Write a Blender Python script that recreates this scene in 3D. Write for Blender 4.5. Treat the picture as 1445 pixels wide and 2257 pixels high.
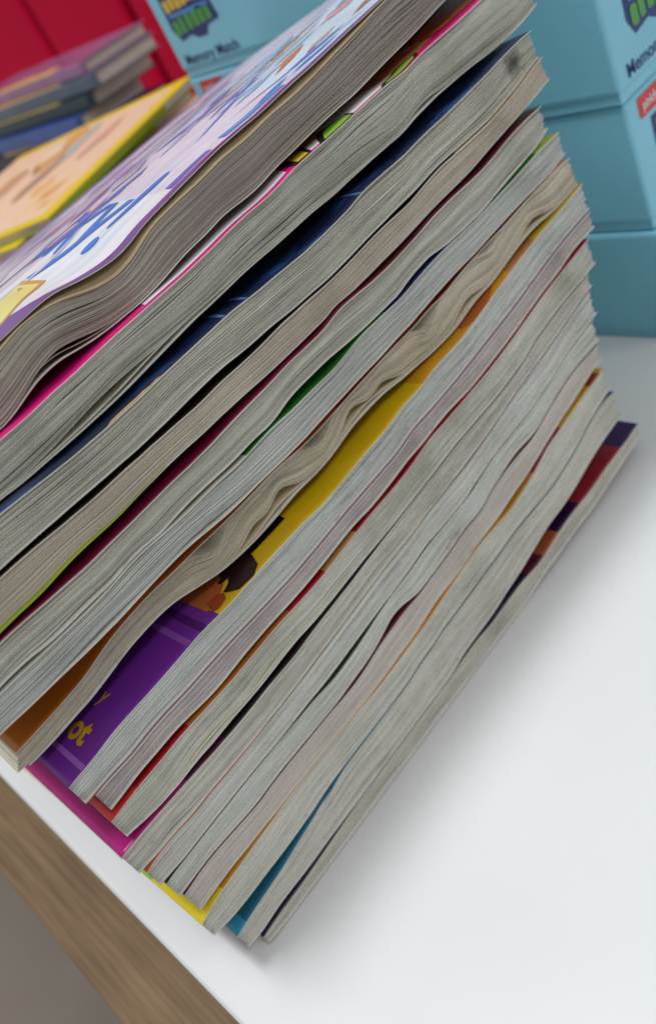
import bpy, bmesh, math, random
import numpy as np
from mathutils import Matrix, Vector

for o in list(bpy.data.objects):
    bpy.data.objects.remove(o, do_unlink=True)
scene = bpy.context.scene
COL = scene.collection

# ---------------------------------------------------------------- camera
cam_d = bpy.data.cameras.new('camera'); cam = bpy.data.objects.new('camera', cam_d); COL.objects.link(cam)
CAM_POS = (-0.0070567, -0.2235418, 0.2792032)
RIGHT = (0.6241563, -0.6527566, -0.4293457); DOWN = (-0.6800032, -0.1832516, -0.7099398); FWD = (0.3847396, 0.7350698, -0.5582542)
cam.matrix_world = Matrix(((RIGHT[0], -DOWN[0], -FWD[0], CAM_POS[0]), (RIGHT[1], -DOWN[1], -FWD[1], CAM_POS[1]),
                           (RIGHT[2], -DOWN[2], -FWD[2], CAM_POS[2]), (0, 0, 0, 1)))
cam_d.sensor_fit = 'VERTICAL'; cam_d.sensor_height = 24.0; cam_d.lens = 24.0 * 1977.16 / 2257.0
cam_d.clip_start = 0.01; cam_d.clip_end = 50
cam_d.dof.use_dof = True; cam_d.dof.focus_distance = 0.285; cam_d.dof.aperture_fstop = 6.4
scene.camera = cam

# ---------------------------------------------------------------- light: a shop ceiling lamp and an added front fill, large and soft
world = bpy.data.worlds.new('World'); scene.world = world; world.use_nodes = True
world.node_tree.nodes['Background'].inputs[0].default_value = (0.99, 0.985, 0.985, 1)
world.node_tree.nodes['Background'].inputs[1].default_value = 0.39
def lamp(name, loc, target, sx, sy, power, col):
    d = bpy.data.lights.new(name, 'AREA'); d.shape = 'RECTANGLE'; d.size = sx; d.size_y = sy; d.energy = power; d.color = col
    o = bpy.data.objects.new(name, d); COL.objects.link(o); o.location = loc
    o.rotation_euler = (Vector(target) - Vector(loc)).to_track_quat('-Z', 'Y').to_euler()
    return o
lamp('ceiling_or_fill_lamp', (-0.20, 0.34, 2.3), (0.1, 0.05, 0.0), 0.46, 0.34, 28.5, (0.97, 0.985, 1.0))
lamp('ceiling_or_fill_lamp', (0.55, -1.75, 2.3), (0.1, 0.0, 0.1), 1.2, 0.6, 15, (1.0, 0.985, 0.96))  # unseen fill lamp, added in front to brighten the fore-edges
scene.view_settings.view_transform = 'Standard'; scene.view_settings.look = 'None'
scene.view_settings.exposure = 0.0; scene.view_settings.gamma = 1.0; scene.view_settings.use_curve_mapping = False

# ---------------------------------------------------------------- measured book profiles
LEAN = 0.75            # the stack sinks towards the spines
DEPTH = 0.200          # fore-edge to spine
TABLE_Z = -0.004
XS = [-15 + 5*i for i in range(70)]   # millimetres along the books
PROFILES = {  # heights of each book's front edge in tenths of a millimetre: top cover, bottom cover
  'Q': ([12, 13, 15, 18, 22, 24, 25, 26, 29, 33, 37, 41, 45, 49, 52, 54, 55, 56, 57, 58, 58, 59, 60, 61, 62, 63, 64, 66, 70, 73, 75, 75, 70, 67, 69, 71, 72, 73, 71, 64, 60, 62, 67, 74, 81, 85, 86, 85, 83, 82, 84, 88, 91, 92, 93, 93, 94, 98, 102, 104, 105, 106, 108, 109, 110, 112, 113, 114, 116, 117],
        [-29, -29, -28, -29, -33, -36, -35, -34, -34, -36, -36, -36, -36, -36, -36, -36, -36, -36, -36, -36, -36, -36, -36, -36, -36, -36, -36, -36, -36, -36, -36, -36, -36, -36, -36, -36, -36, -35, -31, -25, -19, -17, -17, -16, -13, -10, -9, -11, -13, -10, -6, -1, 4, 9, 14, 19, 24, 29, 33, 35, 36, 37, 38, 38, 39, 40, 41, 42, 43, 43]),
  'P': ([125, 130, 136, 144, 150, 155, 160, 166, 175, 184, 192, 201, 210, 212, 223, 232, 234, 235, 236, 237, 238, 240, 241, 243, 249, 256, 260, 263, 271, 275, 277, 279, 281, 283, 286, 288, 290, 294, 298, 300, 300, 298, 296, 295, 293, 293, 298, 306, 313, 322, 335, 349, 362, 371, 376, 376, 369, 367, 370, 374, 378, 382, 386, 390, 394, 398, 402, 406, 410, 414],
        [44, 46, 45, 43, 48, 53, 54, 53, 52, 53, 55, 57, 57, 58, 58, 59, 60, 61, 62, 63, 64, 65, 66, 67, 68, 68, 70, 72, 81, 89, 92, 93, 94, 96, 100, 107, 113, 118, 123, 131, 140, 148, 156, 161, 162, 163, 167, 173, 181, 191, 201, 209, 216, 221, 224, 227, 229, 233, 236, 239, 242, 245, 249, 252, 255, 258, 262, 265, 268, 271]),
  'O': ([306, 315, 328, 337, 342, 345, 349, 353, 356, 359, 364, 366, 366, 366, 366, 366, 365, 364, 363, 362, 360, 359, 360, 362, 364, 368, 371, 373, 378, 385, 391, 396, 402, 408, 412, 416, 417, 415, 412, 408, 408, 413, 420, 428, 440, 454, 468, 476, 479, 483, 488, 493, 497, 501, 504, 508, 511, 514, 517, 520, 523, 526, 529, 532, 535, 538, 541, 544, 547, 550],
        [233, 225, 213, 209, 208, 209, 211, 211, 212, 214, 218, 221, 228, 234, 238, 241, 242, 243, 243, 244, 244, 245, 246, 248, 254, 262, 266, 268, 276, 281, 282, 285, 287, 289, 291, 293, 296, 299, 303, 306, 306, 304, 302, 300, 298, 299, 304, 311, 319, 328, 340, 355, 368, 376, 383, 390, 394, 397, 400, 403, 406, 408, 411, 414, 417, 420, 423, 426, 428, 431]),
  'N': ([457, 461, 467, 474, 476, 475, 472, 468, 465, 464, 469, 471, 472, 472, 471, 471, 471, 470, 468, 467, 469, 476, 485, 493, 498, 502, 506, 506, 504, 507, 511, 514, 517, 522, 528, 531, 530, 533, 546, 559, 566, 570, 572, 572, 570, 571, 579, 591, 602, 612, 621, 629, 634, 635, 634, 632, 631, 632, 635, 639, 642, 645, 648, 651, 654, 657, 661, 664, 667, 670],
        [352, 356, 360, 365, 368, 369, 368, 369, 370, 369, 370, 372, 371, 371, 371, 371, 370, 369, 368, 368, 368, 369, 371, 375, 379, 381, 384, 390, 399, 406, 409, 410, 412, 416, 422, 428, 431, 432, 434, 439, 445, 451, 455, 461, 469, 478, 488, 496, 505, 512, 518, 524, 532, 539, 547, 553, 556, 559, 563, 566, 569, 572, 575, 578, 581, 584, 587, 591, 594, 597]),
  'M': ([552, 556, 561, 563, 565, 567, 569, 570, 572, 573, 574, 574, 574, 574, 574, 573, 573, 570, 566, 565, 569, 574, 581, 589, 598, 605, 611, 614, 617, 621, 627, 631, 632, 632, 633, 634, 636, 639, 647, 657, 665, 669, 671, 673, 673, 674, 676, 681, 687, 694, 702, 712, 722, 728, 732, 736, 739, 742, 745, 748, 752, 755, 758, 761, 764, 767, 770, 773, 776, 779],
        [467, 471, 475, 479, 481, 480, 477, 473, 470, 470, 474, 477, 478, 477, 477, 476, 476, 475, 477, 481, 485, 489, 496, 507, 522, 536, 536, 525, 513, 513, 516, 519, 522, 527, 533, 537, 535, 538, 551, 564, 571, 579, 585, 587, 584, 581, 585, 596, 607, 618, 627, 635, 639, 641, 640, 638, 637, 638, 641, 644, 647, 650, 654, 657, 660, 663, 666, 669, 672, 676]),
  'L': ([648, 657, 665, 666, 665, 660, 661, 664, 664, 664, 665, 666, 668, 670, 673, 675, 678, 681, 685, 689, 693, 697, 701, 705, 709, 714, 718, 721, 724, 726, 728, 732, 737, 741, 742, 744, 745, 748, 752, 757, 762, 768, 775, 782, 789, 796, 803, 807, 812, 816, 821, 827, 834, 840, 847, 853, 859, 865, 870, 873, 876, 880, 883, 887, 890, 893, 897, 900, 903, 907],
        [573, 573, 571, 569, 571, 573, 575, 576, 578, 579, 580, 580, 579, 580, 582, 584, 586, 586, 587, 590, 594, 598, 602, 606, 610, 614, 616, 620, 624, 629, 636, 640, 639, 638, 638, 639, 641, 649, 657, 664, 671, 674, 677, 678, 679, 679, 681, 686, 693, 699, 707, 717, 727, 734, 738, 741, 745, 749, 752, 755, 758, 761, 764, 767, 770, 773, 776, 779, 782, 786]),
  'K': ([774, 777, 779, 779, 779, 778, 777, 775, 773, 771, 771, 771, 772, 774, 777, 778, 778, 779, 783, 789, 793, 796, 799, 802, 805, 810, 814, 818, 822, 825, 829, 832, 835, 838, 841, 844, 848, 852, 854, 855, 855, 856, 857, 857, 860, 864, 869, 875, 885, 897, 905, 910, 915, 920, 925, 927, 926, 926, 930, 934, 937, 940, 944, 947, 950, 954, 957, 960, 964, 967],
        [675, 675, 671, 671, 670, 666, 667, 670, 670, 670, 670, 671, 673, 676, 678, 681, 683, 687, 691, 695, 699, 702, 706, 711, 715, 719, 723, 727, 729, 731, 733, 737, 743, 746, 748, 750, 753, 756, 760, 764, 768, 774, 781, 787, 795, 802, 808, 813, 817, 822, 827, 833, 839, 846, 852, 858, 865, 871, 875, 879, 882, 885, 889, 892, 895, 899, 902, 905, 909, 912]),
  'J': ([896, 899, 902, 907, 912, 913, 915, 918, 920, 919, 917, 916, 915, 915, 917, 919, 921, 923, 923, 922, 921, 920, 921, 924, 928, 932, 937, 940, 943, 944, 944, 946, 949, 953, 961, 969, 973, 972, 973, 974, 975, 977, 978, 980, 983, 988, 993, 998, 1005, 1012, 1018, 1025, 1031, 1036, 1039, 1042, 1046, 1049, 1052, 1055, 1058, 1060, 1063, 1065, 1067, 1070, 1072, 1075, 1077, 1079],
        [814, 815, 810, 801, 795, 793, 793, 797, 799, 798, 800, 802, 802, 802, 803, 806, 810, 813, 815, 813, 812, 814, 816, 819, 822, 825, 827, 828, 830, 831, 834, 837, 840, 843, 846, 850, 854, 858, 860, 860, 861, 862, 862, 863, 866, 870, 875, 880, 890, 902, 911, 916, 921, 926, 930, 932, 932, 931, 936, 939, 942, 946, 949, 953, 956, 959, 963, 966, 969, 973]),
  'I': ([1001, 1003, 1005, 1008, 1007, 1006, 1009, 1013, 1014, 1013, 1011, 1011, 1012, 1012, 1012, 1011, 1009, 1008, 1006, 1005, 1004, 1004, 1006, 1009, 1011, 1014, 1017, 1019, 1021, 1022, 1023, 1025, 1026, 1031, 1040, 1045, 1045, 1045, 1047, 1049, 1051, 1054, 1058, 1062, 1067, 1071, 1075, 1079, 1083, 1088, 1094, 1100, 1107, 1113, 1119, 1124, 1128, 1131, 1134, 1136, 1137, 1139, 1141, 1143, 1145, 1148, 1150, 1152, 1154, 1156],
        [919, 921, 924, 929, 935, 939, 940, 942, 943, 940, 935, 931, 931, 934, 938, 941, 942, 943, 942, 941, 941, 942, 945, 948, 952, 956, 959, 959, 956, 957, 960, 964, 969, 974, 975, 976, 981, 984, 987, 986, 984, 982, 984, 987, 991, 995, 999, 1004, 1010, 1017, 1024, 1030, 1037, 1041, 1045, 1050, 1058, 1065, 1068, 1068, 1068, 1070, 1072, 1074, 1076, 1078, 1080, 1082, 1084, 1087]),
  'H': ([1093, 1095, 1099, 1102, 1107, 1114, 1117, 1118, 1118, 1119, 1121, 1123, 1126, 1128, 1127, 1123, 1122, 1123, 1125, 1128, 1129, 1129, 1128, 1128, 1125, 1121, 1122, 1124, 1128, 1132, 1136, 1138, 1140, 1144, 1150, 1156, 1155, 1156, 1164, 1169, 1170, 1170, 1171, 1175, 1181, 1187, 1194, 1201, 1208, 1215, 1222, 1228, 1232, 1237, 1241, 1243, 1245, 1247, 1250, 1255, 1259, 1262, 1265, 1268, 1270, 1272, 1275, 1277, 1280, 1282],
        [1006, 1008, 1011, 1013, 1013, 1012, 1016, 1020, 1021, 1020, 1018, 1018, 1019, 1019, 1019, 1018, 1016, 1015, 1013, 1012, 1011, 1012, 1014, 1016, 1019, 1022, 1025, 1027, 1029, 1030, 1031, 1033, 1034, 1039, 1048, 1053, 1054, 1054, 1055, 1058, 1060, 1063, 1067, 1071, 1076, 1080, 1084, 1088, 1092, 1097, 1103, 1110, 1116, 1123, 1129, 1133, 1137, 1141, 1144, 1146, 1147, 1149, 1152, 1154, 1156, 1158, 1160, 1163, 1165, 1167]),
  'G': ([1225, 1227, 1229, 1232, 1236, 1240, 1245, 1255, 1268, 1279, 1287, 1292, 1296, 1298, 1297, 1296, 1296, 1296, 1295, 1295, 1295, 1296, 1298, 1300, 1302, 1301, 1297, 1294, 1294, 1296, 1300, 1304, 1308, 1312, 1315, 1318, 1321, 1324, 1325, 1326, 1327, 1333, 1336, 1336, 1340, 1347, 1353, 1357, 1361, 1364, 1366, 1368, 1371, 1375, 1379, 1382, 1384, 1386, 1388, 1390, 1388, 1378, 1372, 1373, 1376, 1378, 1381, 1383, 1385, 1388],
        [1159, 1157, 1157, 1159, 1163, 1167, 1171, 1179, 1188, 1198, 1205, 1209, 1211, 1210, 1203, 1190, 1177, 1165, 1158, 1154, 1153, 1154, 1157, 1161, 1167, 1171, 1171, 1170, 1173, 1180, 1190, 1200, 1205, 1208, 1209, 1208, 1202, 1196, 1193, 1190, 1186, 1185, 1185, 1187, 1194, 1204, 1212, 1216, 1218, 1225, 1234, 1243, 1251, 1258, 1262, 1262, 1258, 1254, 1256, 1260, 1264, 1268, 1271, 1273, 1276, 1278, 1280, 1283, 1285, 1288]),
  'F': ([1469, 1470, 1470, 1470, 1469, 1466, 1465, 1464, 1463, 1462, 1463, 1466, 1471, 1474, 1473, 1469, 1465, 1463, 1462, 1462, 1461, 1458, 1456, 1459, 1462, 1464, 1462, 1459, 1459, 1459, 1458, 1457, 1460, 1466, 1472, 1475, 1474, 1473, 1471, 1470, 1473, 1478, 1482, 1485, 1486, 1486, 1484, 1483, 1482, 1483, 1484, 1486, 1488, 1490, 1492, 1495, 1498, 1501, 1502, 1501, 1500, 1499, 1500, 1500, 1501, 1501, 1502, 1502, 1503, 1504],
        [1378, 1378, 1376, 1373, 1371, 1370, 1368, 1366, 1365, 1365, 1365, 1367, 1369, 1371, 1372, 1372, 1370, 1365, 1359, 1354, 1351, 1350, 1350, 1349, 1347, 1345, 1345, 1345, 1348, 1350, 1352, 1353, 1355, 1356, 1357, 1357, 1359, 1362, 1363, 1364, 1368, 1371, 1375, 1377, 1380, 1381, 1381, 1381, 1382, 1385, 1387, 1389, 1391, 1392, 1393, 1393, 1393, 1393, 1394, 1399, 1407, 1412, 1414, 1414, 1414, 1415, 1415, 1416, 1416, 1416]),
  'E': ([1579, 1580, 1581, 1582, 1583, 1583, 1581, 1578, 1575, 1573, 1570, 1569, 1570, 1570, 1570, 1571, 1572, 1573, 1573, 1572, 1573, 1574, 1577, 1580, 1582, 1583, 1584, 1586, 1589, 1590, 1589, 1589, 1590, 1597, 1603, 1602, 1599, 1595, 1593, 1593, 1594, 1597, 1600, 1604, 1609, 1613, 1614, 1615, 1614, 1613, 1612, 1613, 1617, 1622, 1628, 1633, 1636, 1638, 1638, 1637, 1637, 1638, 1639, 1640, 1641, 1642, 1643, 1645, 1646, 1647],
        [1482, 1483, 1484, 1486, 1486, 1483, 1476, 1473, 1473, 1473, 1473, 1472, 1477, 1480, 1479, 1474, 1477, 1480, 1481, 1480, 1478, 1476, 1476, 1478, 1478, 1476, 1482, 1492, 1497, 1498, 1498, 1498, 1495, 1491, 1488, 1486, 1485, 1485, 1485, 1486, 1495, 1502, 1505, 1506, 1499, 1492, 1490, 1488, 1488, 1488, 1491, 1496, 1501, 1505, 1509, 1513, 1517, 1521, 1530, 1543, 1551, 1553, 1554, 1554, 1555, 1556, 1556, 1557, 1558, 1559]),
  'D': ([1708, 1709, 1710, 1711, 1712, 1712, 1713, 1713, 1712, 1710, 1707, 1703, 1701, 1698, 1697, 1697, 1697, 1695, 1695, 1693, 1692, 1690, 1689, 1691, 1693, 1692, 1691, 1691, 1692, 1695, 1697, 1696, 1696, 1694, 1692, 1692, 1693, 1695, 1698, 1701, 1703, 1704, 1704, 1703, 1705, 1711, 1717, 1722, 1724, 1723, 1722, 1721, 1721, 1721, 1722, 1725, 1730, 1736, 1743, 1751, 1761, 1769, 1774, 1775, 1776, 1777, 1778, 1779, 1780, 1780],
        [1593, 1594, 1595, 1596, 1597, 1598, 1599, 1598, 1599, 1603, 1606, 1606, 1604, 1601, 1600, 1603, 1606, 1607, 1609, 1609, 1608, 1606, 1606, 1606, 1605, 1604, 1602, 1600, 1599, 1599, 1599, 1600, 1601, 1602, 1609, 1608, 1605, 1606, 1607, 1609, 1610, 1611, 1613, 1616, 1619, 1622, 1624, 1625, 1626, 1627, 1629, 1632, 1637, 1642, 1646, 1650, 1654, 1658, 1662, 1666, 1672, 1679, 1684, 1686, 1688, 1689, 1690, 1690, 1691, 1692]),
  'C': ([1839, 1840, 1840, 1841, 1842, 1843, 1844, 1844, 1845, 1845, 1842, 1839, 1835, 1832, 1829, 1828, 1827, 1827, 1828, 1828, 1830, 1832, 1833, 1834, 1835, 1836, 1837, 1838, 1836, 1832, 1830, 1829, 1827, 1825, 1823, 1824, 1825, 1827, 1830, 1834, 1842, 1846, 1846, 1846, 1845, 1845, 1848, 1851, 1853, 1854, 1855, 1857, 1858, 1860, 1863, 1865, 1869, 1873, 1876, 1879, 1881, 1881, 1882, 1882, 1883, 1884, 1885, 1886, 1886, 1887],
        [1723, 1723, 1724, 1724, 1725, 1725, 1726, 1726, 1726, 1725, 1724, 1722, 1721, 1719, 1717, 1715, 1714, 1712, 1712, 1713, 1714, 1716, 1718, 1719, 1720, 1719, 1715, 1712, 1711, 1710, 1707, 1703, 1701, 1700, 1698, 1697, 1699, 1701, 1704, 1707, 1709, 1711, 1714, 1716, 1717, 1719, 1723, 1727, 1729, 1729, 1728, 1727, 1727, 1727, 1727, 1730, 1736, 1742, 1748, 1756, 1766, 1774, 1779, 1781, 1782, 1783, 1783, 1784, 1785, 1786]),
  'B': ([1957, 1959, 1961, 1963, 1965, 1967, 1969, 1971, 1973, 1975, 1977, 1979, 1980, 1980, 1981, 1984, 1987, 1988, 1990, 1993, 1995, 1997, 1998, 1999, 2000, 2001, 2002, 2003, 2006, 2009, 2013, 2017, 2020, 2021, 2021, 2023, 2027, 2034, 2038, 2040, 2041, 2041, 2043, 2045, 2048, 2050, 2052, 2054, 2054, 2052, 2052, 2057, 2061, 2063, 2064, 2065, 2066, 2068, 2070, 2073, 2075, 2077, 2079, 2081, 2084, 2086, 2088, 2090, 2092, 2094],
        [1844, 1845, 1846, 1847, 1848, 1848, 1849, 1850, 1851, 1850, 1848, 1844, 1842, 1842, 1841, 1841, 1841, 1842, 1843, 1845, 1848, 1852, 1856, 1860, 1864, 1868, 1871, 1872, 1874, 1876, 1879, 1880, 1880, 1879, 1879, 1880, 1881, 1882, 1881, 1879, 1879, 1881, 1882, 1883, 1884, 1884, 1884, 1883, 1887, 1894, 1898, 1901, 1904, 1904, 1904, 1904, 1903, 1901, 1898, 1896, 1896, 1897, 1899, 1903, 1908, 1917, 1923, 1925, 1926, 1928]),
  'A': ([2099, 2102, 2105, 2108, 2111, 2114, 2118, 2121, 2124, 2127, 2130, 2133, 2136, 2140, 2143, 2149, 2160, 2169, 2170, 2166, 2156, 2140, 2123, 2113, 2111, 2119, 2134, 2151, 2162, 2167, 2171, 2174, 2177, 2182, 2188, 2189, 2189, 2191, 2197, 2201, 2203, 2204, 2207, 2212, 2217, 2223, 2230, 2235, 2241, 2247, 2253, 2260, 2266, 2271, 2274, 2277, 2280, 2284, 2287, 2290, 2293, 2296, 2299, 2302, 2306, 2309, 2312, 2315, 2318, 2321],
        [1962, 1964, 1966, 1968, 1970, 1972, 1974, 1976, 1979, 1981, 1983, 1985, 1986, 1986, 1996, 2010, 2022, 2027, 2026, 2018, 2011, 2007, 2005, 2005, 2005, 2008, 2014, 2022, 2030, 2035, 2038, 2043, 2049, 2050, 2048, 2048, 2052, 2059, 2064, 2067, 2071, 2075, 2078, 2081, 2083, 2085, 2086, 2090, 2095, 2100, 2105, 2109, 2113, 2117, 2122, 2128, 2134, 2140, 2144, 2147, 2150, 2153, 2156, 2159, 2162, 2165, 2168, 2171, 2174, 2177]),
}
TOP_COVER = [2127, 2130, 2133, 2137, 2140, 2143, 2146, 2149, 2153, 2156, 2159, 2162, 2165, 2168, 2172, 2175, 2178, 2182, 2186, 2189, 2188, 2179, 2169, 2162, 2158, 2159, 2167, 2179, 2187, 2193, 2199, 2205, 2210, 2216, 2221, 2225, 2227, 2229, 2230, 2232, 2236, 2240, 2244, 2247, 2249, 2253, 2257, 2261, 2265, 2269, 2272, 2276, 2279, 2282, 2286, 2289, 2292, 2295, 2298, 2302, 2305, 2308, 2311, 2314, 2318, 2321, 2324, 2327, 2330, 2334]
SET_BACK = {'Q': (0, 0), 'P': (0, 0), 'O': (0.3, 0.3), 'N': (0.4, 0.4), 'M': (0.7, 0.7), 'L': (0.7, 0.7), 'K': (0.8, 0.8), 'J': (1, 1), 'I': (1.8, 1.8), 'H': (2.3, 2.3), 'G': (17, 4), 'F': (4.3, 4.3), 'E': (4.2, 4.2), 'D': (7, 7), 'C': (8, 8), 'B': (17, 17), 'A': (25, 25)}
ENDS = {'Q': (-1.5, 275), 'P': (-7, 266), 'O': (-11.9, 264), 'N': (-8.7, 266), 'M': (-9.8, 268), 'L': (-11.2, 272), 'K': (-12.8, 274), 'J': (-7.3, 281), 'I': (-4.8, 288), 'H': (-8.3, 289), 'G': (-11, 288), 'F': (-13, 287), 'E': (-12, 281), 'D': (-11, 294), 'C': (-12, 293), 'B': (-12, 313), 'A': (-12, 318)}
XSM = np.array(XS, float) / 1000.0

# ---------------------------------------------------------------- materials
def hexc(h):
    h = h.lstrip('#'); v = [int(h[i:i+2], 16) / 255 for i in (0, 2, 4)]
    return tuple((c / 12.92 if c <= 0.04045 else ((c + 0.055) / 1.055) ** 2.4) for c in v)
MATS = {}
def new_mat(name):
    m = bpy.data.materials.new(name); m.use_nodes = True
    nt = m.node_tree; b = nt.nodes['Principled BSDF']
    return m, nt, b
def noise_node(nt, scale, detail=4, vec=None, rough=0.5):
    n = nt.nodes.new('ShaderNodeTexNoise'); n.inputs['Scale'].default_value = scale; n.inputs['Detail'].default_value = detail
    n.inputs['Roughness'].default_value = rough
    if vec is not None: nt.links.new(vec, n.inputs['Vector'])
    return n
def mix_node(nt, fac, a, b, mode='MIX'):
    n = nt.nodes.new('ShaderNodeMix'); n.data_type = 'RGBA'; n.blend_type = mode
    for sock, v in ((n.inputs[0], fac), (n.inputs[6], a), (n.inputs[7], b)):
        if hasattr(v, 'links') or hasattr(v, 'is_linked'): nt.links.new(v, sock)
        elif isinstance(v, (int, float)): sock.default_value = v
        else: sock.default_value = (*v[:3], 1)
    return n.outputs[2]
def ramp_node(nt, fac, stops, interp='LINEAR'):
    r = nt.nodes.new('ShaderNodeValToRGB'); r.color_ramp.interpolation = interp
    el = r.color_ramp.elements
    while len(el) > 1: el.remove(el[-1])
    for i, (p, c) in enumerate(stops):
        e = el[0] if i == 0 else el.new(p)
        e.position = p; e.color = (*c[:3], 1)
    nt.links.new(fac, r.inputs[0]); return r.outputs[0]
def coords(nt, kind='Object'):
    return nt.nodes.new('ShaderNodeTexCoord').outputs[kind]
def mapping(nt, vec, scale):
    m = nt.nodes.new('ShaderNodeMapping'); m.inputs['Scale'].default_value = scale; nt.links.new(vec, m.inputs[0]); return m.outputs[0]
def bump(nt, b, h, strength, dist=0.0005):
    n = nt.nodes.new('ShaderNodeBump'); n.inputs['Strength'].default_value = strength; n.inputs['Distance'].default_value = dist
    nt.links.new(h, n.inputs['Height']); nt.links.new(n.outputs[0], b.inputs['Normal'])

def paper_mat(name, base, dirt, amount, warm_end=None, stain=None, leaves=False, crisp=1.0):
    """Cut paper edge: fibre speckle, long streaks along the sheets, soft grime patches."""
    base = tuple(min(v * 1.42, 0.8) for v in base); dirt = tuple(min(v * 1.42, 0.8) for v in dirt)
    m, nt, b = new_mat(name); v = coords(nt)
    streak = noise_node(nt, 1.0, 3, mapping(nt, v, (28, 60, 2600)))
    grime = noise_node(nt, 38.0, 5, v, 0.62)
    speck = noise_node(nt, 2400.0, 2, v)
    g = ramp_node(nt, grime.outputs[0], [(0.40, (0, 0, 0)), (0.72, (1, 1, 1))])
    gm = nt.nodes.new('ShaderNodeMath'); gm.operation = 'MULTIPLY'; gm.inputs[1].default_value = amount; nt.links.new(g, gm.inputs[0])
    c = mix_node(nt, gm.outputs[0], base, dirt)
    s = ramp_node(nt, streak.outputs[0], [(0.30, (1 - 0.24 * crisp,) * 3), (0.45, (1 - 0.03 * crisp,) * 3), (0.75, (1.0,) * 3)])
    c = mix_node(nt, 1.0, c, s, 'MULTIPLY')
    k = ramp_node(nt, speck.outputs[0], [(0.3, (0.80,) * 3), (0.6, (1.0,) * 3)])
    c = mix_node(nt, 1.0, c, k, 'MULTIPLY')
    at = nt.nodes.new('ShaderNodeAttribute'); at.attribute_name = 'tone'      # each leaf was cut and handled differently
    if leaves: c = mix_node(nt, 1.0, c, at.outputs['Color'], 'MULTIPLY')
    if warm_end:                       # handled end of the book, browned with use
        sx = nt.nodes.new('ShaderNodeSeparateXYZ'); nt.links.new(v, sx.inputs[0])
        add = nt.nodes.new('ShaderNodeMath'); add.operation = 'MULTIPLY_ADD'; nt.links.new(grime.outputs[0], add.inputs[0])
        add.inputs[1].default_value = 0.10; nt.links.new(sx.outputs[0], add.inputs[2])
        x0, x1, col, f = warm_end
        w = nt.nodes.new('ShaderNodeMapRange'); w.interpolation_type = 'SMOOTHSTEP'
        nt.links.new(add.outputs[0], w.inputs[0]); w.inputs[1].default_value = x0 + 0.05; w.inputs[2].default_value = x1 + 0.05
        w.inputs[3].default_value = 0; w.inputs[4].default_value = f
        c = mix_node(nt, w.outputs[0], c, col)
    if stain:                          # one dark smudge
        (px, py, pz), rad = stain
        sub = nt.nodes.new('ShaderNodeVectorMath'); sub.operation = 'DISTANCE'; nt.links.new(v, sub.inputs[0]); sub.inputs[1].default_value = (px, py, pz)
        n2 = noise_node(nt, 260, 4, v, 0.7)
        ad = nt.nodes.new('ShaderNodeMath'); ad.operation = 'MULTIPLY_ADD'; nt.links.new(n2.outputs[0], ad.inputs[0]); ad.inputs[1].default_value = -rad * 2.2
        nt.links.new(sub.outputs['Value'], ad.inputs[2])
        w = nt.nodes.new('ShaderNodeMapRange'); nt.links.new(ad.outputs[0], w.inputs[0])
        w.inputs[1].default_value = -rad * 1.2; w.inputs[2].default_value = rad * 0.1; w.inputs[3].default_value = 0.85; w.inputs[4].default_value = 0
        c = mix_node(nt, w.outputs[0], c, (0.045, 0.045, 0.042))
    nt.links.new(c, b.inputs['Base Color']); b.inputs['Roughness'].default_value = 0.85
    b.inputs['Specular IOR Level'].default_value = 0.2
    bump(nt, b, speck.outputs[0], 0.35, 0.0002)
    return m

def cover_mat(name, stops, rough=0.34, interp='CONSTANT', streaks=None, art=None):
    """Printed laminated card; colour follows the length of the book (UV u in metres/0.3)."""
    m, nt, b = new_mat(name); uv = coords(nt, 'UV')
    sx = nt.nodes.new('ShaderNodeSeparateXYZ'); nt.links.new(uv, sx.inputs[0])
    if len(stops) == 1:
        c = None; base = stops[0][1]
    else:
        c = ramp_node(nt, sx.outputs[0], stops, interp); base = None
    n = noise_node(nt, 9.0, 4, uv)
    t = ramp_node(nt, n.outputs[0], [(0.3, (0.82,) * 3), (0.7, (1.0,) * 3)])
    c = mix_node(nt, 1.0, c if c is not None else base, t, 'MULTIPLY')
    if streaks:
        col, sc, lo, hi = streaks
        n2 = noise_node(nt, 1.0, 4, mapping(nt, uv, sc), 0.6)
        f = ramp_node(nt, n2.outputs[0], [(lo, (0, 0, 0)), (hi, (1, 1, 1))])
        c = mix_node(nt, f, c, col)
    if art:                            # a busy painted picture further in from the fore-edge
        d0, d1, pal, sc = art
        n3 = noise_node(nt, 1.0, 5, mapping(nt, uv, sc), 0.62)
        pc = ramp_node(nt, n3.outputs[0], pal)
        mr0 = nt.nodes.new('ShaderNodeMapRange'); mr0.interpolation_type = 'SMOOTHSTEP'; nt.links.new(sx.outputs[1], mr0.inputs[0])
        mr0.inputs[1].default_value = d0 / 0.31; mr0.inputs[2].default_value = d1 / 0.31; mr0.inputs[3].default_value = 0; mr0.inputs[4].default_value = 0.92
        c = mix_node(nt, mr0.outputs[0], c, pc)
    nt.links.new(c, b.inputs['Base Color'])
    rn = noise_node(nt, 40.0, 3, uv)
    mr = nt.nodes.new('ShaderNodeMapRange'); nt.links.new(rn.outputs[0], mr.inputs[0]); mr.inputs[3].default_value = rough - 0.08; mr.inputs[4].default_value = rough + 0.14
    nt.links.new(mr.outputs[0], b.inputs['Roughness'])
    return m

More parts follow.
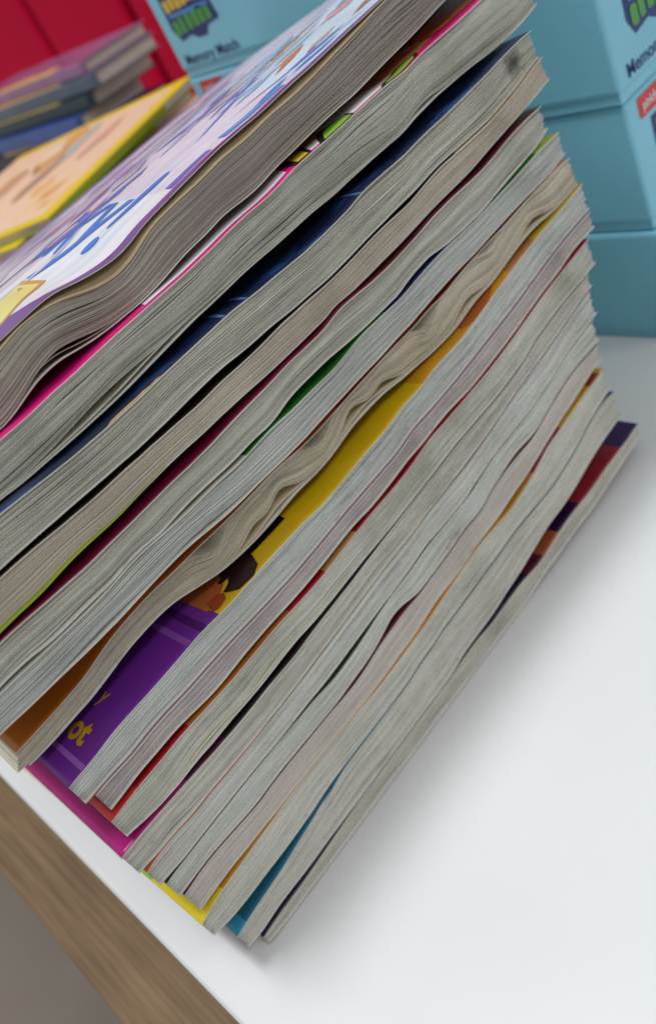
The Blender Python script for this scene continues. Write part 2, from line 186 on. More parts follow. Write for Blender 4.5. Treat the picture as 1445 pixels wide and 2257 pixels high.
def print_mat(hexcol, rough=0.36):
    key = ('print', hexcol)
    if key not in MATS:
        m, nt, b = new_mat('printed_ink_' + hexcol.strip('#')); c = hexc(hexcol)
        n = noise_node(nt, 90.0, 3, coords(nt))
        t = ramp_node(nt, n.outputs[0], [(0.3, tuple(v * 0.86 for v in c)), (0.7, c)])
        nt.links.new(t, b.inputs['Base Color']); b.inputs['Roughness'].default_value = rough
        MATS[key] = m
    return MATS[key]

# ---------------------------------------------------------------- mesh helpers
def mesh_obj(name, verts, faces, mat, parent=None, uv=None, smooth=False):
    me = bpy.data.meshes.new(name)
    verts = np.asarray(verts, np.float32); faces = np.asarray(faces, np.int32)
    me.vertices.add(len(verts)); me.vertices.foreach_set('co', verts.ravel())
    nf, k = faces.shape
    me.loops.add(nf * k); me.loops.foreach_set('vertex_index', faces.ravel())
    me.polygons.add(nf); me.polygons.foreach_set('loop_start', np.arange(0, nf * k, k, dtype=np.int32))
    me.update(calc_edges=True); me.validate()
    if uv is not None:
        l = me.uv_layers.new(name='UVMap'); l.data.foreach_set('uv', np.asarray(uv, np.float32)[faces.ravel()].ravel())
    if smooth: me.polygons.foreach_set('use_smooth', np.ones(len(me.polygons), bool))
    me.materials.append(mat)
    o = bpy.data.objects.new(name, me); COL.objects.link(o)
    if parent is not None: o.parent = parent
    return o
def bm_obj(name, bm, mat, parent=None, smooth=False):
    me = bpy.data.meshes.new(name); bm.to_mesh(me); bm.free()
    me.materials.append(mat)
    if smooth: me.polygons.foreach_set('use_smooth', np.ones(len(me.polygons), bool))
    o = bpy.data.objects.new(name, me); COL.objects.link(o)
    if parent is not None: o.parent = parent
    return o
def box_bm(x0, x1, y0, y1, z0, z1, bev=0.0, seg=2, bm=None):
    own = bm or bmesh.new()
    r = bmesh.ops.create_cube(own, size=1.0)
    for v in r['verts']:
        v.co = ((x0 + x1) / 2 + v.co.x * (x1 - x0), (y0 + y1) / 2 + v.co.y * (y1 - y0), (z0 + z1) / 2 + v.co.z * (z1 - z0))
    if bev:
        ed = list({e for v in r['verts'] for e in v.link_edges})
        bmesh.ops.bevel(own, geom=ed, offset=bev, segments=seg, profile=0.5, affect='EDGES')
    return own
def thing(name, label, cat, loc=(0, 0, 0), rotz=0.0, group=None):
    o = bpy.data.objects.new(name, None); COL.objects.link(o); o.location = loc; o.rotation_euler = (0, 0, rotz)
    o.empty_display_size = 0.02
    o['label'] = label; o['category'] = cat
    if group: o['group'] = group
    return o
def tag(o, label, cat, group=None):
    o['label'] = label; o['category'] = cat
    if group: o['group'] = group
    return o

def vnoise(rng, n, x, cell):
    """Smooth value noise rows: n rows, sampled at x, grid size cell."""
    g = int(np.ceil((x[-1] - x[0]) / cell)) + 3
    tab = rng.uniform(-1, 1, (n, g)); t = (x - x[0]) / cell; i = np.floor(t).astype(int); f = t - i; f = f * f * (3 - 2 * f)
    return tab[:, i] * (1 - f) + tab[:, i + 1] * f

def smooth(t):
    t = np.clip(t, 0, 1); return t * t * (3 - 2 * t)

# ---------------------------------------------------------------- book stack
ORDER = 'QPONMLKJIHGFEDCBA'          # from the table up
def upsample(vals, x):
    v = np.array(vals, float) / 1e4
    i = np.clip(((x - XSM[0]) / 0.005).astype(int), 0, len(XSM) - 2); f = (x - XSM[i]) / 0.005
    p0 = v[np.maximum(i - 1, 0)]; p1 = v[i]; p2 = v[i + 1]; p3 = v[np.minimum(i + 2, len(v) - 1)]
    return p1 + 0.5 * f * (p2 - p0 + f * (2 * p0 - 5 * p1 + 4 * p2 - p3 + f * (3 * (p1 - p2) + p3 - p0)))
def line_of(vals, x):
    v = np.array(vals, float) / 1e4; m = (XSM > -0.005) & (XSM < 0.28)
    return np.polyval(np.polyfit(XSM[m], v[m], 1), x)
def interface(lower, upper, x):
    """Straight line that the covers of two neighbouring books settle on further back."""
    if lower is None: return np.full_like(x, TABLE_Z + 0.0004)
    t = line_of(PROFILES[lower][0], x)
    return t if upper is None else 0.5 * (t + line_of(PROFILES[upper][1], x))
def set_back(k, x):
    a, b = SET_BACK[k]; return (a + (b - a) * x / 0.28) / 1000.0
SETTLE = 0.075
SKEW = {'O': 0.027, 'K': 0.010}     # books lying a touch askew: their near ends slide out towards the spine
class Book:
    def __init__(s, k):
        s.k = k; i = ORDER.index(k)
        s.lo = ORDER[i - 1] if i else None; s.hi = ORDER[i + 1] if i + 1 < len(ORDER) else None
        s.xl, s.xr = ENDS[k][0] / 1000, ENDS[k][1] / 1000
    def top(s, x, d):
        front = upsample(TOP_COVER if s.k == 'A' else PROFILES[s.k][0], x)
        back = interface(s.k, s.hi, x) - 0.0001
        if s.k == 'A': back = line_of(TOP_COVER, x) + 0.007
        return s.place(x, d, front, back)
    def bottom(s, x, d):
        return s.place(x, d, upsample(PROFILES[s.k][1], x), interface(s.lo, s.k, x) + 0.0002)
    def place(s, x, d, front, back):
        y = set_back(s.k, x) + d
        z = front + (back - front) * smooth(d / SETTLE)
        if s.k == 'Q': return y, z
        return y, (z - TABLE_Z) * (1 - LEAN * y) + TABLE_Z
BOOKS = {k: Book(k) for k in ORDER}

def sheet(name, book, fz, x0, x1, thick, mat, parent, origin, d0=-0.0004, d1=DEPTH, nx=130, dstops=None, up=True, rim_mat=None, jut=None):
    """A cover or a single leaf: a thin slab that follows the surface fz(x, d)."""
    ds = np.array(dstops if dstops is not None else [d0, 0.002, 0.006, 0.012, 0.02, 0.03, 0.042, 0.055, 0.075, 0.11, 0.15, d1])
    ds = np.clip(ds, d0, d1); ds = np.unique(ds)
    x = np.linspace(x0, x1, nx)
    rows_t, uv = [], []
    for d in ds:
        y, z = fz(x, np.full_like(x, d))
        if jut is not None and d == ds[0]: y = y - jut(x)
        rows_t.append(np.stack([x - SKEW.get(book.k, 0) * d, y, z], 1)); uv.append(np.stack([(x + 0.015) / 0.31, np.full_like(x, d / 0.31)], 1))
    Tt = np.concatenate(rows_t); Bt = Tt.copy(); Bt[:, 2] -= thick if up else 0; 
    if not up: Tt[:, 2] += thick
    V = np.concatenate([Tt, Bt]) - np.array(origin); UV = np.concatenate(uv + uv)
    n = len(ds) * nx; F = []
    I = np.arange(n).reshape(len(ds), nx)
    a, b, c, d_ = I[:-1, :-1], I[:-1, 1:], I[1:, 1:], I[1:, :-1]
    F.append(np.stack([a, b, c, d_], -1).reshape(-1, 4)); F.append(np.stack([d_, c, b, a], -1).reshape(-1, 4) + n)
    def rim(line): 
        p, q = line[:-1], line[1:]; return np.stack([p, p + n, q + n, q], -1)
    F.append(rim(I[0])[:, ::1]); F.append(rim(I[-1][::-1])); F.append(rim(I[::-1, 0])); F.append(rim(I[:, -1]))
    o = mesh_obj(name, V, np.concatenate(F), mat, parent, UV, smooth=False)
    if rim_mat is not None:
        o.data.materials.append(rim_mat); nbig = 2 * (len(ds) - 1) * (nx - 1)
        mi = np.zeros(len(o.data.polygons), np.int32); mi[nbig:] = 1
        if not up: mi[:nbig // 2] = 1          # unprinted inside of the back cover
        else: mi[nbig // 2:nbig] = 1
        o.data.polygons.foreach_set('material_index', mi)
    return o

def page_block(book, mat, parent, origin, seed, pitch=0.00026, dips=(), bumps=(), ragged=0.00016, ptop=None, end_slant=0.0, cover_t=0.00045, splits=9, crisp=1.0):
    """Every leaf of the block as its own thin slab, with the gaps, fans and ragged fore-edge of used paper."""
    rng = np.random.default_rng(seed)
    nx = 118; x = np.linspace(book.xl + 0.0004, book.xr - 0.0004, nx)
    k = book.k
    zt = upsample(PROFILES[k][0], x) - cover_t - 0.0001; zb = upsample(PROFILES[k][1], x) + cover_t + 0.0001
    if k == 'A': zt = upsample(PROFILES['A'][0], x)
    for (cx, amp, sg) in dips: zt = zt - amp / 1000 * np.exp(-0.5 * ((x - cx / 1000) / (sg / 1000)) ** 2)
    for (cx, amp, sg) in bumps: zb = zb + amp / 1000 * np.exp(-0.5 * ((x - cx / 1000) / (sg / 1000)) ** 2)
    zt = np.maximum(zt, zb + 0.0028)
    lt = interface(k, book.hi, x) - 0.0010; lb = interface(book.lo, k, x) + 0.0009
    if k == 'A': lt = line_of(PROFILES['A'][0], x)
    lt = np.maximum(lt, lb + 0.003)
    n = max(14, int(np.median(zt - zb) / pitch))
    base = rng.uniform(0.8, 1.2, n); base[rng.random(n) < 0.12] *= 1.6
    coarse = vnoise(rng, n // 5 + 2, x, 0.026); idx = np.linspace(0, n // 5 + 0.999, n); i0 = idx.astype(int); fr = (idx - i0)[:, None]
    fan = coarse[i0] * (1 - fr) + coarse[np.minimum(i0 + 1, len(coarse) - 1)] * fr
    w = base[:, None] * (1 + 0.5 * fan + 0.15 * vnoise(rng, n, x, 0.02))
    # lens-shaped splits where a few leaves have parted
    split = np.zeros((n, nx)); xc = x - x[0]
    for _ in range(splits):
        j = int(rng.integers(2, n - 2)); c = rng.uniform(0.02, x[-1] - x[0] - 0.01); ln = rng.uniform(0.008, 0.045); a = rng.uniform(1.0, 4.2) * crisp
        t_ = np.clip(1 - np.abs((xc - c) / ln) ** 1.7, 0, 1); split[j] += a * t_
    sheets = np.cumsum(w + split, 0); lo_ = sheets - w - split; tot = sheets[-1]
    cum = np.concatenate([lo_ / tot, np.ones((1, nx))]); wn = w / tot
    gapn = vnoise(rng, n, x, 0.022) + 0.55 * vnoise(rng, n, x, 0.006)
    solid = 0.97 - 0.5 * crisp * np.clip(gapn - 0.40, 0, 1) ** 0.8
    big = rng.random(n) < 0.14
    solid[big] -= 0.62 * crisp * np.clip(vnoise(rng, n, x, 0.05)[big] * 1.4 + 0.15, 0, 1)
    solid = np.clip(solid, 0.25, 0.985)
    tone = np.clip(1.0 + crisp * (0.14 * vnoise(rng, n, x, 0.03) + 0.08 * vnoise(rng, n, x, 0.008)) + rng.normal(0, 0.04, (n, 1)), 0.6, 1.15)
    jit = rng.normal(0, ragged, n); jit[rng.random(n) < 0.10] += rng.normal(0, ragged * 2.5)
    # signatures sit a touch in or out together
    sig = np.repeat(rng.normal(0, ragged * 0.9, n // 8 + 1), 8)[:n]
    yj = (jit + sig)[:, None] + ragged * 0.5 * vnoise(rng, n, x, 0.03)
    yj = np.clip(yj, -0.0006, 0.0014) + 0.0006
    xj0 = rng.normal(0, 0.00022, n) - end_slant * (1 - np.arange(n) / n); xj1 = rng.normal(0, 0.0004, n)
    u = np.linspace(0, 1, nx)
    ds = (0.0, 0.012, 0.030, 0.055, 0.075, DEPTH - 0.006); nd = len(ds)
    V, F, off = [], [], 0
    I = np.arange(nx * nd * 2).reshape(2, nd, nx)      # 0 = top, 1 = bottom
    def q(a, b, c, d): return np.stack([a, b, c, d], -1).reshape(-1, 4)
    Fs = [q(I[0, :-1, :-1], I[0, :-1, 1:], I[0, 1:, 1:], I[0, 1:, :-1]), q(I[1, :-1, :-1], I[1, 1:, :-1], I[1, 1:, 1:], I[1, :-1, 1:]),
          q(I[1, 0, :-1], I[1, 0, 1:], I[0, 0, 1:], I[0, 0, :-1]), q(I[0, :-1, 0], I[0, 1:, 0], I[1, 1:, 0], I[1, :-1, 0]),
          q(I[0, :-1, -1], I[1, :-1, -1], I[1, 1:, -1], I[0, 1:, -1])]
    Fs = np.concatenate(Fs)
    for j in range(n):
        ft = zb + (zt - zb) * (cum[j] + wn[j] * solid[j]); fb = zb + (zt - zb) * cum[j]
        xx = x + xj0[j] * (1 - u) + xj1[j] * u
        P = np.zeros((2, nd, nx, 3))
        for a, d in enumerate(ds):
            for side, fz in ((0, ft), (1, fb)):
                r = (j + (solid[j].mean() if side == 0 else 0)) / n
                y, z = book.place(xx, d + (yj[j] if a == 0 else 0), fz, lb + (lt - lb) * r)
                P[side, a, :, 0] = xx - SKEW.get(k, 0) * d; P[side, a, :, 1] = y; P[side, a, :, 2] = z
        V.append(P.reshape(-1, 3)); F.append(Fs + off); off += nx * nd * 2
    o = mesh_obj('pages', np.concatenate(V) - np.array(origin), np.concatenate(F), mat, parent)
    ca = o.data.color_attributes.new('tone', 'FLOAT_COLOR', 'POINT')
    t = np.repeat(tone[:, None, :], nd * 2, axis=1).ravel(); ca.data.foreach_set('color', np.stack([t, t, t, np.ones_like(t)], 1).astype(np.float32).ravel())
    o['kind'] = 'stuff'
    return o

def map_print(name, bm, book, mat, parent, origin, lift=0.00012, x0=None):
    """Cut a flat design (x along the book, y = distance in from the fore-edge) to the waves of a cover and lay it on."""
    xs_ = [v.co.x for v in bm.verts]; ys_ = [v.co.y for v in bm.verts]
    if not xs_: return
    for c in np.arange(math.floor(min(xs_) / 0.0025) * 0.0025, max(xs_), 0.0025):
        bmesh.ops.bisect_plane(bm, geom=bm.verts[:] + bm.edges[:] + bm.faces[:], plane_co=(c, 0, 0), plane_no=(1, 0, 0))
    for c in [0.002, 0.006, 0.012, 0.02, 0.03, 0.042, 0.055, 0.075, 0.11, 0.15]:
        if min(ys_) < c < max(ys_):
            bmesh.ops.bisect_plane(bm, geom=bm.verts[:] + bm.edges[:] + bm.faces[:], plane_co=(0, c, 0), plane_no=(0, 1, 0))
    ds = np.array([-0.0004, 0.002, 0.006, 0.012, 0.02, 0.03, 0.042, 0.055, 0.075, 0.11, 0.15, DEPTH])
    xg = np.linspace(book.xl, book.xr, 130)
    # heights come from the same grid the cover mesh uses, so the ink lies on its facets
    Z = np.array([book.top(xg, np.full_like(xg, d))[1] for d in ds])
    for v in bm.verts:
        x = min(max(v.co.x, book.xl), book.xr); d = min(max(v.co.y, ds[0]), ds[-1])
        i = min(max(int((x - xg[0]) / (xg[1] - xg[0])), 0), 128); f = (x - xg[i]) / (xg[1] - xg[0])
        j = min(max(int(np.searchsorted(ds, d) - 1), 0), len(ds) - 2); g = (d - ds[j]) / (ds[j + 1] - ds[j])
        z = (Z[j, i] * (1 - f) + Z[j, i + 1] * f) * (1 - g) + (Z[j + 1, i] * (1 - f) + Z[j + 1, i + 1] * f) * g
        v.co = (x - SKEW.get(book.k, 0) * d - origin[0], float(set_back(book.k, np.array(x))) + d - origin[1], z + lift - origin[2])
    for fc in bm.faces:
        fc.normal_update()
        if fc.normal.z < 0: fc.normal_flip()
    return bm_obj(name, bm, mat, parent)
def poly_print(name, pts, book, mat, parent, origin, lift=0.00012):
    bm = bmesh.new(); vs = [bm.verts.new((p[0] / 1000, p[1] / 1000, 0)) for p in pts]; bm.faces.new(vs)
    bmesh.ops.triangulate(bm, faces=bm.faces[:])
    return map_print(name, bm, book, mat, parent, origin, lift)
def text_bm(body, size, bold=0.0, shear=0.0, spacing=1.0):
    cu = bpy.data.curves.new('lettering', 'FONT'); cu.body = body; cu.size = size; cu.offset = bold; cu.shear = shear; cu.space_character = spacing
    cu.resolution_u = 4; cu.fill_mode = 'FRONT'
    o = bpy.data.objects.new('lettering', cu); COL.objects.link(o)
    dg = bpy.context.evaluated_depsgraph_get(); dg.update()
    me = bpy.data.meshes.new_from_object(o.evaluated_get(dg)); bm = bmesh.new(); bm.from_mesh(me)
    bpy.data.objects.remove(o); bpy.data.curves.remove(cu); bpy.data.meshes.remove(me)
    bmesh.ops.triangulate(bm, faces=bm.faces[:])
    return bm
def text_print(name, body, x, d, size, book, mat, parent, origin, bold=0.0, shear=0.0, lift=0.0002, sx=1.0, rot=0.0):
    """Cover lettering: reads towards the fore-edge, its top towards the far end of the book."""
    bm = text_bm(body, 1.0, bold, shear)
    c, s_ = math.cos(rot), math.sin(rot)
    for v in bm.verts:
        tx, ty = v.co.x * size * sx, v.co.y * size
        tx, ty = tx * c - ty * s_, tx * s_ + ty * c
        v.co = (x + ty, d - tx, 0)
    return map_print(name, bm, book, mat, parent, origin, lift)
# ---- paper stocks
GREY = hexc('#b4b4ac'); COOL = hexc('#c4c8c6'); TAN = hexc('#c0b6a2'); CREAM = hexc('#bdb9a9'); BROWN = hexc('#8f7f78')
def stain_local(k, x, frac):      # a point on a book's fore-edge in its own coordinates
    return (x, 0.0, 0.0)
INFO = {
 # key: (colour phrase, cover stops, back-cover colour, paper args, block kwargs)
 'Q': dict(label='thin purple-covered book lying flat on the white table under the stack', stops=[(0, hexc('#2a1138')), (0.62, hexc('#5a1a30')), (0.66, hexc('#b05a30')), (0.70, hexc('#2c0f3a')), (0.76, hexc('#9a2530')), (0.88, hexc('#3a1550'))], back='#7a1838', paper=(hexc('#bcbab0'), hexc('#94918a'), 0.4), bumps=((70, 2.2, 9), (105, 2.6, 7), (150, 1.6, 8), (196, 1.4, 8))),
 'P': dict(label='book with a teal-blue cover, directly above the bottom purple book', stops=[(0, hexc('#2f9fc8')), (0.04, hexc('#1f7390')), (0.35, hexc('#1b3a55')), (0.9, hexc('#3a7ab0'))], back='#6b5470', paper=(hexc('#c2c2ba'), hexc('#98958a'), 0.35), bumps=((60, 2.2, 14), (120, 1.2, 12)), dips=((30, 1.0, 10),)),
 'O': dict(label='book with a bright yellow and gold cover sticking out past the books above', stops=[(0, hexc('#f4de1e')), (0.05, hexc('#d8981e')), (0.62, hexc('#c89020')), (0.70, hexc('#a01c28')), (0.78, hexc('#d0a020')), (0.86, hexc('#9a3a20')), (0.89, hexc('#d8a824'))], back='#b07a70', paper=(hexc('#c3c4bb'), hexc('#908c80'), 0.35), dips=((215, 1.4, 5), (228, 1.2, 5), (175, 0.8, 6)), bumps=((45, 1.8, 12),)),
 'N': dict(label='book with dusty pinkish pages and a dark maroon cover, above the gold one', stops=[(0, hexc('#5c1228'))], back='#c07870', paper=(hexc('#c2bdb7'), hexc('#a49c92'), 0.4)),
 'M': dict(label='book with a dark green cover between the maroon and orange-red ones', stops=[(0, hexc('#0e3a1c')), (0.5, hexc('#14401e')), (0.7, hexc('#1f5a28'))], back='#b8a0a0', paper=(hexc('#c3c6c1'), hexc('#96968c'), 0.3), bumps=((150, 1.6, 9), (205, 1.4, 8))),
 'L': dict(label='book with an orange-red cover directly above the dark green one', stops=[(0, hexc('#e2613c')), (0.05, hexc('#c85a30')), (0.2, hexc('#8a7a30')), (0.6, hexc('#6a3020'))], back='#c8bfa0', paper=(hexc('#c4c7c2'), hexc('#9a988c'), 0.3), dips=((195, 1.0, 6), (235, 1.2, 6))),
 'K': dict(label='book with a magenta cover jutting out beyond the red one above it', stops=[(0, hexc('#b8087e')), (0.06, hexc('#98066c')), (0.10, hexc('#4a0838')), (0.16, hexc('#20081a')), (0.44, hexc('#5a0a30'))], back='#c9c0a8', paper=(hexc('#c0c0b8'), hexc('#98968a'), 0.35), bumps=((6, 1.5, 8),)),  # magenta print; the near-black stretch paints in the shade of the deep gap
 'J': dict(label='book with a red and orange cover under the mauve one', stops=[(0, hexc('#e03030')), (0.06, hexc('#b8141e')), (0.14, hexc('#b86a1c')), (0.30, hexc('#b8141e')), (0.36, hexc('#c89050')), (0.42, hexc('#a01020'))], back='#d6c8a0', paper=(hexc('#c0c1b8'), hexc('#84846c'), 0.5), bumps=((30, 2.6, 9), (62, 1.6, 9))),
 'I': dict(label='slim book with a mauve cover and grubby pinkish page edges', stops=[(0, hexc('#b9a0ae'))], back='#8a6a68', paper=(hexc('#b9b3b1'), hexc('#776c68'), 0.5)),
 'H': dict(label='book with a purple and yellow cover showing the gold letters ot', stops=[(0, hexc('#7c30a8')), (0.235, hexc('#f0c814')), (0.60, hexc('#e2a21c')), (0.8, hexc('#d08a4a')), (0.86, hexc('#d8b020'))], back='#a890a8', paper=(hexc('#c1c5c1'), hexc('#8e8e84'), 0.3)),
 'G': dict(label='warped cream-paged book with an orange cover and looping buckled pages', stops=[(0, hexc('#d8801c')), (0.30, hexc('#c8641e')), (0.50, hexc('#a83a1e')), (0.80, hexc('#98281e')), (0.93, hexc('#d08868'))], back='#8a7a8c', paper=(CREAM, hexc('#a8977a'), 0.4), dips=((75, 5.6, 4.8), (128, 4.4, 5), (191, 6.0, 4.6), (233, 3.4, 5)), bumps=((93, 3.6, 5), (107, 5.2, 4.6), (146, 4.8, 5), (163, 3.4, 5), (212, 2.8, 6), (258, 2.6, 6)), pitch=0.00024, ragged=0.0001, end_slant=0.004),
 'F': dict(label='book with a green and navy cover above the warped cream one', stops=[(0, hexc('#d8d8cc')), (0.36, hexc('#2a7a2c')), (0.60, hexc('#123070')), (0.74, hexc('#1f5a2a')), (0.80, hexc('#3a8a30')), (0.92, hexc('#b8c83a'))], back='#a08088', paper=(hexc('#bcc0bc'), hexc('#8f9088'), 0.3), bumps=((30, 1.6, 12), (75, 1.4, 12))),
 'E': dict(label='book with a dark crimson cover between the green and the black ones', stops=[(0, hexc('#7a0d40')), (0.5, hexc('#6a0c2e')), (0.62, hexc('#5a1c14')), (0.66, hexc('#5c0c2c'))], back='#b8b8a8', paper=(hexc('#b8b9b0'), hexc('#90907f'), 0.35), bumps=((258, 1.6, 10), (30, 1.0, 14))),
 'D': dict(label='book with a black cover, tan dirty pages and a lime green back cover', stops=[(0, hexc('#2a1c10')), (0.4, hexc('#14100c')), (0.8, hexc('#c8b088'))], back='#a2b81e', paper=(hexc('#bfb8ac'), hexc('#9a9082'), 0.55), kw=dict(), warm=(0.10, -0.02, hexc('#b4a894'), 0.4)),
 'C': dict(label='book with a navy blue cover and a dark smudge near its far corner', stops=[(0, hexc('#0b1a3c'))], streaks=(hexc('#2a5a98'), (10, 30, 1), 0.52, 0.72), back='#b0b0a0', paper=(hexc('#bdbdb3'), hexc('#949488'), 0.4), stain=True, pitch=0.00027),
 'B': dict(label='thick book with a hot pink and white picture cover, second from the top', stops=[(0, hexc('#d8107c'))], back='#c9c6b8', paper=(hexc('#bcbdb4'), hexc('#97988e'), 0.45), bumps=((78, 3.2, 18), (238, 1.2, 7)), dips=((255, 0.8, 9),), pitch=0.00028),
 'A': dict(label='topmost book, white cover with purple border and blue lettering, wavy dark pages', stops=[(0, hexc('#eef0f6')), (0.5, hexc('#e6dcec')), (0.7, hexc('#cfe2f2'))], streaks=(hexc('#8fa8d0'), (3, 34, 1), 0.50, 0.85), back='#b09a8c', paper=(hexc('#b4b2a8'), hexc('#8c8a80'), 0.5), warm=(0.07, 0.17, hexc('#aea6a3'), 0.7), art=(0.050, 0.075, [(0.28, hexc('#5f78b8')), (0.38, hexc('#a9b9e0')), (0.46, hexc('#e6dcec')), (0.53, hexc('#9a94a8')), (0.60, hexc('#d8c4d4')), (0.70, hexc('#7f9fd8'))], (2.2, 26, 1)), bumps=((78, 2.6, 9),), pitch=0.00028),
}
EDGE = paper_mat('cut_card_edge', hexc('#cfcac0'), hexc('#a8a294'), 0.3)
CRISP = dict(H=1.35, K=1.25, L=1.15, M=1.15, J=1.1, D=0.5, N=0.5, I=0.6, E=0.75, G=1.0, F=1.05, B=1.0, C=1.25, P=1.0, O=1.0, Q=0.9, A=0.85)
ROOTS, ORIG = {}, {}
for bi, k in enumerate(ORDER):
    inf = INFO[k]; bk = BOOKS[k]
    ox = 0.14; oy = float(set_back(k, np.array(0.14))) + DEPTH / 2
    oz = float(bk.bottom(np.array([0.14]), np.array([DEPTH / 2]))[1][0])
    org = (ox, oy, oz); ORIG[k] = org
    root = thing('activity_book', inf['label'], 'book', org, group='stack of used activity books'); ROOTS[k] = root
    stain = None
    if inf.get('stain'):
        y, z = bk.place(np.array([0.279]), 0.0, upsample(PROFILES['C'][0], np.array([0.279])) - 0.005, 0.0)
        stain = ((0.279 - ox, float(y[0]) - oy, float(z[0]) - oz), 0.006)
    warm = inf.get('warm')
    if warm: warm = (warm[0] - ox, warm[1] - ox, warm[2], warm[3])
    pm = paper_mat('paper_of_' + k.lower() + '_block', *inf['paper'], warm_end=warm, stain=stain, leaves=True, crisp=CRISP[k])
    page_block(bk, pm, root, org, 11 + bi, pitch=inf.get('pitch', 0.00025) * 0.8, splits=inf.get('splits', 13), crisp=CRISP[k], dips=inf.get('dips', ()), bumps=inf.get('bumps', ()),
               ragged=inf.get('ragged', 0.00026), end_slant=inf.get('end_slant', 0.0))
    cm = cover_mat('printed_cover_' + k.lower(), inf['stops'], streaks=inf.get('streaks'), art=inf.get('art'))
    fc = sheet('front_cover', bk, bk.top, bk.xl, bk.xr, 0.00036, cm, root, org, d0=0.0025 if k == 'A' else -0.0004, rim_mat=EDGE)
    bmx = cover_mat('back_cover_' + k.lower(), [(0, hexc(inf['back']))])
    sheet('back_cover', bk, bk.bottom, bk.xl, bk.xr, 0.00036, bmx, root, org, up=False, rim_mat=EDGE)
    if k == 'D':
        sheet('cover_flap', bk, lambda x, d: (lambda y, z: (y, z + 0.00032))(*bk.bottom(x, d)), bk.xl, 0.075, 0.0002, bmx, root, org, d1=0.006, nx=50, up=False, jut=lambda x: 0.0016 * smooth((0.075 - x) / 0.05))
    # the glued spine closes the back
    x = np.linspace(bk.xl, bk.xr, 40); yt, zt = bk.top(x, np.full_like(x, DEPTH)); yb, zb = bk.bottom(x, np.full_like(x, DEPTH))
    V = np.concatenate([np.stack([x, yt, zt], 1), np.stack([x, yb, zb], 1), np.stack([x, yt + 0.0006, zt], 1), np.stack([x, yb + 0.0006, zb], 1)]) - np.array(org)
    n = 40; a = np.arange(n - 1)
    F = np.concatenate([np.stack([a, a + n, a + n + 1, a + 1], 1), np.stack([a + 2 * n, a + 2 * n + 1, a + 3 * n + 1, a + 3 * n], 1),
                        np.stack([a, a + 1, a + 2 * n + 1, a + 2 * n], 1), np.stack([a + n, a + 3 * n, a + 3 * n + 1, a + n + 1], 1)])
    mesh_obj('spine', V, F, cm, root, np.zeros((len(V), 2)))
    # paper lining: thin light edge under each cover
    inf['cover'] = fc

def fz_offset(bk, which, off):
    base = bk.top if which == 't' else bk.bottom
    def f(x, d):
        y, z = base(x, d); return y, z + off(x, d)
    return f

# ---- cover art, laid on as printed patches (x along the book in mm, distance in from the fore-edge in mm)
def P_(k, name, pts, col, lift=0.00012): return poly_print(name, pts, BOOKS[k], print_mat(col), ROOTS[k], ORIG[k], lift)
def ellipse(cx, cy, rx, ry, n=20, rot=0.0):
    c, s_ = math.cos(rot), math.sin(rot)
    return [(cx + rx * math.cos(t) * c - ry * math.sin(t) * s_, cy + rx * math.cos(t) * s_ + ry * math.sin(t) * c) for t in [2 * math.pi * i / n for i in range(n)]]
# top book: purple border, blue letters, pastel picture
P_('A', 'border_print', [(-12, 2.4), (60, 2.4), (130, 2.4), (200, 2.4), (318, 2.4), (318, 5), (230, 6.5), (190, 7.5), (160, 7), (140, 8), (118, 9), (100, 6), (84, 12), (70, 26), (40, 30), (-12, 26)], '#7b4a9c')
P_('A', 'border_print', [(150, 2.5), (205, 2.5), (205, 5.2), (150, 5.6)], '#8a2c86', 0.0002)
P_('A', 'border_print', [(-12, 186), (318, 186), (318, 200), (-12, 200)], '#8c6cb0')
text_print('title_lettering', 'cky!', 0.1125, 0.0800, 0.0580, BOOKS['A'], print_mat('#3a7ad6'), ROOTS['A'], ORIG['A'], bold=0.012, sx=0.56, rot=0.0, shear=0.15)
P_('A', 'star_print', [(72, 18), (86, 26), (97, 33), (90, 38), (97, 52), (80, 46), (66, 52), (62, 32)], '#d8a050', 0.00014)
P_('A', 'star_print', [(73, 20), (86, 28), (95, 34), (88, 38), (94, 50), (80, 44), (68, 50), (64, 32)], '#ece28a', 0.00022)
P_('A', 'stripe_print', [(168, 11), (198, 9), (199, 14), (169, 17)], '#5b9be0', 0.0002)
P_('A', 'stripe_print', [(140, 9.5), (160, 9), (160, 13), (141, 15)], '#6a70c8', 0.0002)
def streak_bm(seed, n, x0, x1, d0, d1):
    rs = random.Random(seed); bm = bmesh.new()
    for _ in range(max(2, int(n * 0.6))):
        x = rs.uniform(x0, x1); d = rs.uniform(d0, d1); L_ = rs.uniform(14, 48); w = rs.uniform(1.0, 4.5) * (0.6 + d / 60); sk = rs.uniform(-0.25, 0.35)
        pts = [(x, d), (x + L_ * 0.35, d + w * 0.6 + L_ * 0.35 * sk), (x + L_, d + L_ * sk), (x + L_ * 0.6, d - w * 0.6 + L_ * 0.6 * sk)]
        pts = [(min(max(a, -11), 287), min(max(c, 5), 180)) for a, c in pts]
        try: bm.faces.new([bm.verts.new((a / 1000, c / 1000, 0)) for a, c in pts])
        except ValueError: pass
    bmesh.ops.triangulate(bm, faces=bm.faces[:]); return bm
